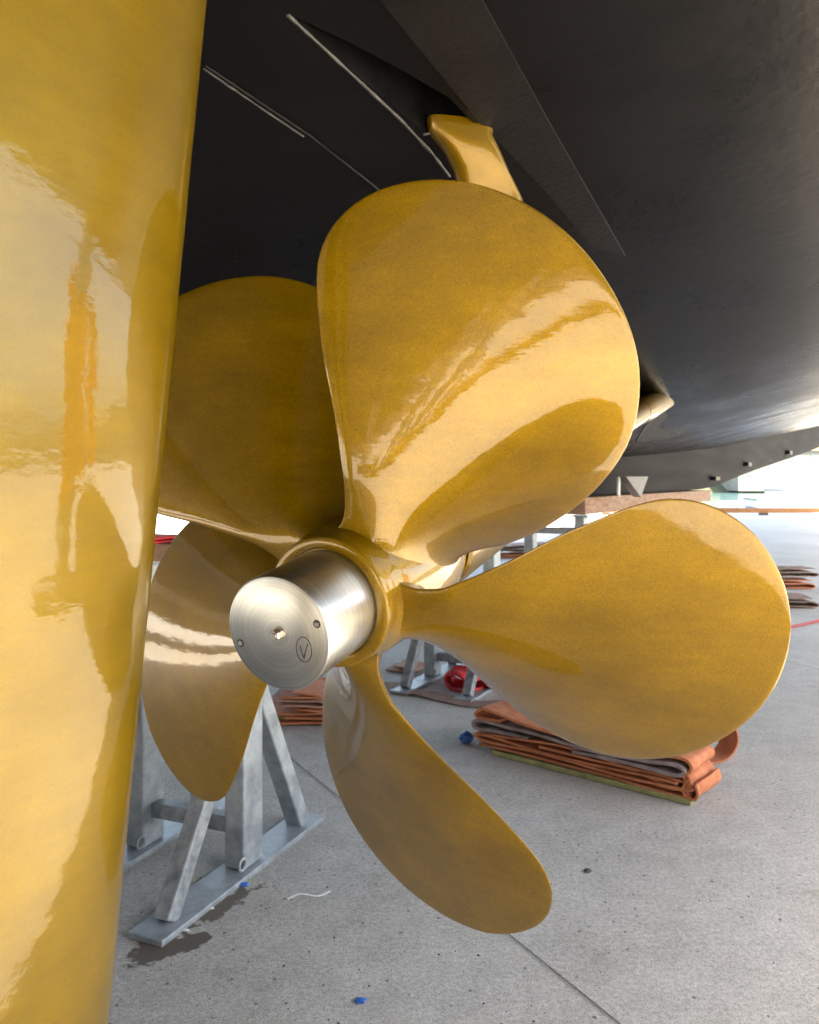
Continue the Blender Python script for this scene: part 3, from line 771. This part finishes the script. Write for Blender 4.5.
# red sling heap around the far foot of the middle trestle
t = empty('red_sling', G(466, 692)); tag(t, 'bright red sling looped around the foot of the middle trestle', 'sling')
for i, (dx, dy, r) in enumerate(((-.05, .06, .055), (.01, .14, .065), (.12, .12, .06), (.17, .04, .05), (.06, .02, .045))):
    mb_ = MB(); path = [(r*1.3*math.cos(a_*.62), .055+(.05-.005*i)*math.sin(a_*.62)) for a_ in range(10)]
    ribbon(mb_, path, Vector((dx, dy, 0)), Vector((.95, .45*(i-2), 0)).normalized(), .10, .012, .3*(i-2), .03, 60+i); mb_.build('loop', M_red, t, autosmooth=50)

# ------------------------------------------------------------------ litter
def scrap(name, c, size, m_, label, cat, seed=0, ang=0):
    R = random.Random(seed); bm = bmesh.new(); bmesh.ops.create_icosphere(bm, subdivisions=2, radius=1)
    for v_ in bm.verts:
        k = 1+.45*noise.noise(v_.co*1.7+Vector((seed*3.3, 0, 0)))
        v_.co = Vector((v_.co.x*size[0]*k, v_.co.y*size[1]*k, v_.co.z*size[2]*k))
    me = bpy.data.meshes.new(name); bm.to_mesh(me); bm.free(); me.materials.append(m_)
    o = bpy.data.objects.new(name, me); COL.objects.link(o); o.location = (c.x, c.y, size[2]*.8); o.rotation_euler = (0, 0, ang)
    return tag(o, label, cat)
strap('plastic_strip', [G(288, 901), G(300, 896), G(318, 898), G(331, 893)], .008, M_white, 'thin white plastic strip lying on the concrete below the trestle', 'plastic strip', wob=.004, lift=.003, th=.002)
scrap('bottle_cap', G(361, 1002), (.014, .011, .006), M_blue, 'small blue cap lying alone near the bottom of the photo', 'bottle cap', 3)
scrap('plastic_scrap', G(243, 886), (.022, .010, .006), M_blue, 'blue plastic scrap against the near trestle base plate', 'plastic scrap', 5, .4)
scrap('plastic_scrap', G(467, 743), (.035, .02, .03), M_blue, 'blue plastic scrap at the left end of the long sling stack', 'plastic scrap', 8)
scrap('paper_scrap', G(211, 909), (.010, .006, .003), M_white, 'tiny white paper scrap beside the wet stain, farther of two', 'paper scrap', 9)
scrap('paper_scrap', G(186, 931), (.012, .006, .003), M_white, 'tiny white paper scrap beside the wet stain, nearer of two', 'paper scrap', 10)
scrap('pebble', G(588, 872), (.012, .009, .006), M_pebble, 'single dark pebble right of the lower blade tip', 'pebble', 11)
V = []; F = []; m = MB()
R = random.Random(9)
for i in range(900):
    y = 1.75+R.random()**1.6*6; x = (R.random()-.5)*1.15*y; r = .0012+.003*R.random()**3
    c = Vector((x, y, r*.4)); vs = [c+Vector((r*math.cos(k*1.257+i), r*1.1*math.sin(k*1.257+i), 0)) for k in range(5)]
    m.add(vs+[c+Vector((0, 0, r*.9))], [(k, (k+1) % 5, 5) for k in range(5)])
tag(m.build('gravel', M_pebble, smooth=False), 'fine dark grit scattered on the concrete', 'grit', kind='stuff')

# ------------------------------------------------------------------ yard things added out of view, for the gloss to reflect
M_vivid = mat('vivid_orange_webbing', (.75, .14, .01), rough=.8, var=(.85, .2, .02), scale=5)
t = empty('added_hoist_leg', (6.15, 2.75, 0)); tag(t, 'added blue-grey steel hoist leg, out of view to starboard, for the rudder to reflect', 'hoist')  # added beside the view as a reflection in the rudder
m = MB(); m.box((0, 0, 3.2), (.3, .3, 6.4)); m.build('post', M_galv, t, bevel=.01)
m = MB(); m.box((0, 0, .12), (.5, 1.3, .24)); m.build('foot_beam', M_galv, t, bevel=.02)
t = empty('added_sling', (5.85, 2.72, 0)); tag(t, 'added orange sling on the unseen hoist leg, for the rudder to reflect', 'sling')  # added; sloped so the sun catches the side the rudder mirrors
for i in range(3):
    m = MB(); m.bar((.1, -.30+.28*i, 2.75-.1*i), (-.75, -.34+.3*i, .95+.1*i), .22, .03, (0, 1, 0)); m.build('webbing', M_vivid, t, bevel=.008)
t = empty('added_shed', (2.5, -10, 0)); tag(t, 'added long grey shed with a dark door, out of view astern, blocking sky from the gloss', 'shed')  # added behind the eye to hide bright sky from the blades
M_shed = mat('grey_cladding', (.10, .105, .11), rough=.6, var=(.15, .155, .16), scale=2, stretch=(6, 6, .2))
m = MB(); m.box((0, -4, 3.6), (40, 8, 7.2)); m.build('wall', M_shed, t, smooth=False)
m = MB(); m.box((3, .03, 2.0), (5, .12, 4.0)); m.build('door', M_dark, t, smooth=False)
m = MB(); m.add([(-20.4, .4, 7.21), (20.4, .4, 7.21), (20.4, -8.4, 7.21), (-20.4, -8.4, 7.21), (-20.4, -4, 9), (20.4, -4, 9)], [(0, 1, 5, 4), (2, 3, 4, 5), (1, 2, 5), (3, 0, 4), (0, 3, 2, 1)]); m.build('roof', M_shed, t, smooth=False)

for (loc, az, lab) in (((1.0, -3.9, 0), 35, 'added steel trestle out of view astern, for the blades to reflect, nearer of two'),
                       ((-1.4, -5.2, 0), -60, 'added steel trestle out of view astern, for the blades to reflect, farther of two'),
                       ((-10.8, 2, 0), 0, 'added steel trestle under the unseen navy yacht to port, nearer its stern'),
                       ((-10.8, 9, 0), 0, 'added steel trestle under the unseen navy yacht to port, nearer its bow')):
    c = copy_tree(tr1); c.location = loc; c['label'] = lab; c.rotation_euler.z = math.radians(az)  # added copies, unseen; those astern break up the blade reflections
for i, (x, y, az) in enumerate(((.1, -3.2, 4), (1.9, -3.5, -8), (-.9, -4.3, 12))):  # added behind the eye, dark streaks for the top blade to mirror
    m = MB(); m.box((0, 0, .08), (1.9, .18, .16)); o = m.build('added_baulk', M_timber, bevel=.006)
    o.location = (x, y, 0); o.rotation_euler.z = math.radians(az)
    tag(o, ('added timber baulk out of view astern, closest to the propeller', 'added timber baulk out of view astern, rightmost of three', 'added timber baulk out of view astern, farthest of three')[i], 'timber', 'added timber baulks out of view')
# dark yacht added out of view to port, keeps sky out of the blade gloss
M_navy = mat('navy_topside_paint', (.008, .012, .025), rough=.15, coat=.6, var=(.010, .015, .03), scale=2)
added_yacht = empty('yacht', (-12.2, 0, 0)); tag(added_yacht, 'added large navy blue yacht, out of view to port, darkening the blade reflections', 'yacht')
V = []; Fc = []; K = 26
for i in range(K+1):
    y = -13+i*1.2; f = max(0, (y-6)/12.2); hb = 2.7*math.sqrt(max(.002, 1-min(1, f)**2)); kz = .95+.9*max(0, f)**2
    V += [(-hb*1.04, y, 6.6), (-hb, y, 2.3), (-hb*.9, y, 1.7), (0, y, kz), (hb*.9, y, 1.7), (hb, y, 2.3), (hb*1.04, y, 6.6)]
for i in range(K):
    for k in range(7): a_ = i*7+k; b_ = i*7+(k+1) % 7; Fc.append((a_, b_, b_+7, a_+7))
Fc.append(tuple(range(7))); Fc.append(tuple(range(K*7, K*7+7))[::-1])
mesh_obj('hull', V, Fc, M_navy, added_yacht, autosmooth=30)
m = MB(); m.box((0, -1, 7.5), (4.2, 16, 1.8)); m.build('deckhouse', M_shed, added_yacht, bevel=.15)
for i in range(6):
    m = MB(); m.box((2.78, -8+2.6*i, 4.9), (.06, 1.1, .35)); m.build('window', M_win, added_yacht, smooth=False)
